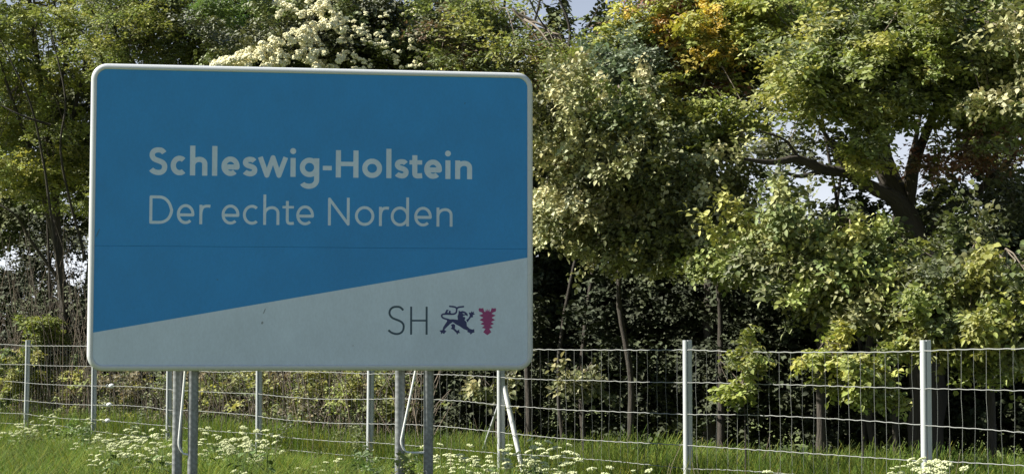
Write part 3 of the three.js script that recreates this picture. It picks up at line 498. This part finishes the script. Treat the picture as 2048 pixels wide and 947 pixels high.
// dense back row of the wood, deep shade put into its leaf colour
{
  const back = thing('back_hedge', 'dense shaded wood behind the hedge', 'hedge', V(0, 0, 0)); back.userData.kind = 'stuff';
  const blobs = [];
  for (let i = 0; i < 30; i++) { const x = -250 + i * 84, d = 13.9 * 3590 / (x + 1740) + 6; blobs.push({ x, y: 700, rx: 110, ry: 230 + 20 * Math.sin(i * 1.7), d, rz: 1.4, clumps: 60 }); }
  foliage(back, 'leaves', blobs, 'mid', PAINTED_SHADE, 51, { mat: shadeLeaf, per: 44, clump: 0.42, scale: 1.2, shell: 0.1 });
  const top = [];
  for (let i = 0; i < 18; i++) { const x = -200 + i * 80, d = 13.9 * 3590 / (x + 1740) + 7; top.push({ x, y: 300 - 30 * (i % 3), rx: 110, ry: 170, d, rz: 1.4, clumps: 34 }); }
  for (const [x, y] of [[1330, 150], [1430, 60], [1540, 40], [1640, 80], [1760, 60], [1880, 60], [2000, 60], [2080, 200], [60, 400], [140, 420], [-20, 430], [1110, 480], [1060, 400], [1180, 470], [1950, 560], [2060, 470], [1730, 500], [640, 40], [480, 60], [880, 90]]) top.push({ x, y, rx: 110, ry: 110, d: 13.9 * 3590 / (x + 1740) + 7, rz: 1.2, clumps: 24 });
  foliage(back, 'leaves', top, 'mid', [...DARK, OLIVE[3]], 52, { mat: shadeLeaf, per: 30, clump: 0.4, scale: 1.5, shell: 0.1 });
  const r = rng(8), gs = [];
  for (let i = 0; i < 18; i++) { const x = -200 + 2350 * r(), d = 13.9 * 3590 / (x + 1740) + 3.5 + 3 * r(), b = onGround(x, d); gs.push(limb([b.clone().setY(-0.1), b.clone().add(V((r() - 0.5) * 0.4, 1.6, 0)), b.clone().add(V((r() - 0.5) * 1, 4.5, (r() - 0.5)))], 0.03 + 0.03 * r(), 0.015, 8, 6, 0.4, i)); }
  part(back, 'stems', mergeGeometries(gs), bark, true);
}

// ---------------------------------------------------------------- grass
{
  const r = rng(313);
  function tuft(seed, n, h) {
    const q = rng(seed), pos = [], idx = [], col = [];
    for (let i = 0; i < n; i++) {
      const a = q() * 6.283, x = (q() - 0.5) * 0.16, z = (q() - 0.5) * 0.16, H = h * (0.55 + 0.5 * q()), w = 0.0045 + 0.004 * q(), bend = H * (0.1 + 0.45 * q()), s = pos.length / 3, k = 0.75 + 0.5 * q(), dry = q() < 0.12;
      for (let j = 0; j <= 3; j++) { const t = j / 3, cx = x + Math.cos(a) * bend * t * t, cz = z + Math.sin(a) * bend * t * t, y = H * t * (1 - 0.12 * t), ww = w * (1 - 0.8 * t); pos.push(cx - Math.sin(a) * ww, y, cz + Math.cos(a) * ww, cx + Math.sin(a) * ww, y, cz - Math.cos(a) * ww); for (let e = 0; e < 2; e++) dry ? col.push(1.9 * k, 1.35 * k, 1.6 * k) : col.push(k, k, k); }
      for (let j = 0; j < 3; j++) { const b = s + j * 2; idx.push(b, b + 1, b + 2, b + 1, b + 3, b + 2); }
    }
    const g = new THREE.BufferGeometry(); g.setAttribute('position', new THREE.Float32BufferAttribute(pos, 3)); g.setAttribute('color', new THREE.Float32BufferAttribute(col, 3)); g.setIndex(idx); g.computeVertexNormals(); return g;
  }
  const grassMat = new THREE.MeshPhysicalMaterial({ color: 0xffffff, roughness: 0.9, transmission: 0.45, thickness: 0, specularIntensity: 0.3, vertexColors: true, side: THREE.DoubleSide });
  const grass = thing('verge_grass', 'tall green grass along the fence and under the sign', 'grass', V(0, 0, 0)); grass.userData.kind = 'stuff';
  const kinds = [tuft(1, 15, 1), tuft(2, 13, 1), tuft(3, 16, 1)], lists = [[], [], []];
  for (let i = 0; i < 24000; i++) {
    const px = -120 + 2300 * r(), fd = 13.9 * 3590 / (px + 1740), d = 12 + (fd + 3.4 - 12) * Math.pow(r(), 0.6), p = onGround(px, d);
    const behind = d > fd, n = fbm(p.x * 0.5, p.z * 0.5, 3, 3);
    let h = behind ? 0.86 : 0.6; if (px < 900) h *= behind ? 1.0 : 0.92; h *= 0.75 + 0.35 * r() + 0.5 * n; if (d > fd + 2) h *= 0.8;
    const w = 0.8 + 0.4 * r(), k = (0.75 + 0.45 * r()) * (1 + 0.6 * n), y = r();
    lists[i % 3].push([new THREE.Matrix4().compose(p, qt.setFromEuler(eu.set((r() - 0.5) * 0.2, r() * 6.283, (r() - 0.5) * 0.2)).clone(), V(w, h, w)), lin((0.09 + 0.08 * y) * k, (0.178 + 0.04 * y) * k, 0.026 * k)]);
  }
  // docks, nettles and cleavers among the grass, and last year's stalks
  const weeds = []; for (let i = 0; i < 26; i++) { const px = -60 + 2150 * r(), fd = 13.9 * 3590 / (px + 1740), d = fd + (px < 900 ? -4 + 6.5 * r() : 0.6 + 2.4 * r()); const g = onGround(px, d); g.y = 0.32; const py = 473.5 - Math.tan(Math.atan((g.y - EYE) / d) - PITCH) * FOC; weeds.push({ x: px, y: py, rx: 60, ry: 34, d, rz: 0.7, clumps: 10 }); }
  foliage(grass, 'weeds', weeds, 'mid', [[0.11, 0.17, 0.035], [0.08, 0.13, 0.03], [0.14, 0.17, 0.05], [0.10, 0.13, 0.045]], 717, { per: 12, clump: 0.17, shell: 0.1, scale: 0.8 });
  const st = []; for (let i = 0; i < 160; i++) { const px = -60 + 2150 * r(), fd = 13.9 * 3590 / (px + 1740), b = onGround(px, fd - 2.5 + 5 * r()), h = 0.5 + 0.5 * r(); st.push(limb([b, b.clone().add(V((r() - 0.5) * 0.1, h * 0.6, (r() - 0.5) * 0.1)), b.clone().add(V((r() - 0.5) * 0.3, h, (r() - 0.5) * 0.3))], 0.004, 0.002, 4, 3)); }
  part(grass, 'dry_stalks', mergeGeometries(st), dryTwig, true);
  lists.forEach((l, j) => { const im = shadows(new THREE.InstancedMesh(kinds[j], grassMat, l.length)); im.name = numbered('blades'); im.userData.kind = 'stuff'; l.forEach(([m, c], i) => { im.setMatrixAt(i, m); im.setColorAt(i, c); }); grass.add(im); });
}

// ---------------------------------------------------------------- cow parsley
{
  const stemMat = std(0.10, 0.15, 0.04, 0.8), white = std(0.52, 0.55, 0.32, 0.85);
  const umb = [];
  for (let v = 0; v < 3; v++) {
    const r = rng(600 + v), gs = [];
    for (let u = 0; u < 11; u++) {
      const a = u * 2.4, q = Math.sqrt((u + 0.5) / 11) * 0.042;
      for (let i = 0; i < 5; i++) { const g = new THREE.IcosahedronGeometry(0.005 + 0.005 * r(), 0); g.translate(Math.cos(a) * q + (r() - 0.5) * 0.016, 0.012 * (1 - (q / 0.042) ** 2) + (r() - 0.5) * 0.006, Math.sin(a) * q + (r() - 0.5) * 0.016); gs.push(g); }
    }
    umb.push(mergeGeometries(gs));
  }
  function proto(seed, h) {
    const r = rng(seed), g = new THREE.Group(), stems = [limb([V(0, 0, 0), V(0.01, h * 0.5, 0.01), V(0.02, h * 0.8, 0)], 0.006, 0.004, 6, 5)], n = 5 + (r() * 4 | 0);
    const heads = [];
    for (let i = 0; i < n; i++) {
      const a = i * 2.4 + r(), R = 0.06 + 0.20 * r(), y0 = h * (0.3 + 0.25 * r()), tip = V(Math.cos(a) * R, h * (0.62 + 0.42 * r()), Math.sin(a) * R);
      stems.push(limb([V(0.01, y0, 0.01), V(tip.x * 0.6, (y0 + tip.y) / 2, tip.z * 0.6), tip], 0.0035, 0.002, 5, 4)); heads.push(tip);
    }
    part(g, 'stem', mergeGeometries(stems), stemMat);
    heads.forEach((t, i) => { const m = part(g, 'flower_head', umb[i % 3], white); m.position.copy(t); m.rotation.set(0.25 + (r() - 0.5) * 0.9, r() * 6, (r() - 0.5) * 0.9); m.scale.setScalar(0.45 + 0.6 * r()); });
    const lv = []; for (let i = 0; i < 7; i++) { const l = leafShape(0.14, 0.07); l.rotateX(0.3); l.rotateY(i * 2.1); l.translate(0, h * (0.25 + 0.08 * i), 0); lv.push(l); }
    part(g, 'leaf', mergeGeometries(lv), new THREE.MeshStandardMaterial({ color: lin(0.08, 0.13, 0.035), roughness: 0.8, side: THREE.DoubleSide }));
    return g;
  }
  const protos = [proto(1, 1), proto(2, 1), proto(3, 1)], r = rng(4242);
  function plant(px, py, d, label, group) {
    const p = onGround(px, d), h = at(px, py, d).y, o = protos[(r() * 3) | 0].clone(); o.name = numbered('cow_parsley'); o.position.copy(p); o.rotation.y = r() * 6.28;
    o.scale.set(1, h, 1); o.traverse((m) => { if (m.name.startsWith('flower_head')) m.scale.y /= h; }); o.userData = { label, category: 'wildflower' }; if (group) o.userData.group = group; scene.add(o);
  }
  const bank = (n, x0, x1, y0, y1, dd, label, group) => { for (let i = 0; i < n; i++) { const px = x0 + (x1 - x0) * r(), fd = 13.9 * 3590 / (px + 1740); plant(px, y0 + (y1 - y0) * r(), fd + dd[0] + (dd[1] - dd[0]) * r(), label, group); } };
  bank(26, -20, 185, 830, 947, [-4, -0.3], 'white-flowered cow parsley in the grass left of the sign posts at the picture edge', 'cow parsley left of the sign');
  bank(28, 196, 338, 855, 960, [-7, -0.3], 'white-flowered cow parsley under the left part of the sign before the first post pair', 'cow parsley under the left part of the sign');
  bank(22, 392, 550, 855, 960, [-6, -0.2], 'white-flowered cow parsley just right of the left pair of sign posts', 'cow parsley right of the left posts');
  bank(6, 560, 720, 915, 945, [-2.5, -0.5], 'white-flowered cow parsley low in the grass midway between the sign post pairs', 'cow parsley between the post pairs');
  bank(26, 868, 1125, 885, 945, [-2.2, -0.2], 'white-flowered cow parsley in the dense patch around the leaning fence strut', 'cow parsley around the fence strut');
  plant(1565, 938, 13.2, 'single cow parsley head in the grass midway between the two right fence posts');
  bank(4, 1800, 1850, 915, 935, [-0.9, -0.3], 'white-flowered cow parsley at the foot of the rightmost fence post', 'cow parsley at the rightmost post');
  bank(4, 1880, 1930, 930, 944, [-0.9, -0.3], 'white-flowered cow parsley just right of the rightmost fence post', 'cow parsley right of the rightmost post');
  plant(1240, 938, 15, 'cow parsley in the grass left of the fence post beyond the sign');
  plant(1275, 942, 14.8, 'low cow parsley closest to the fence post beyond the sign');
}

renderer.render(scene, camera);
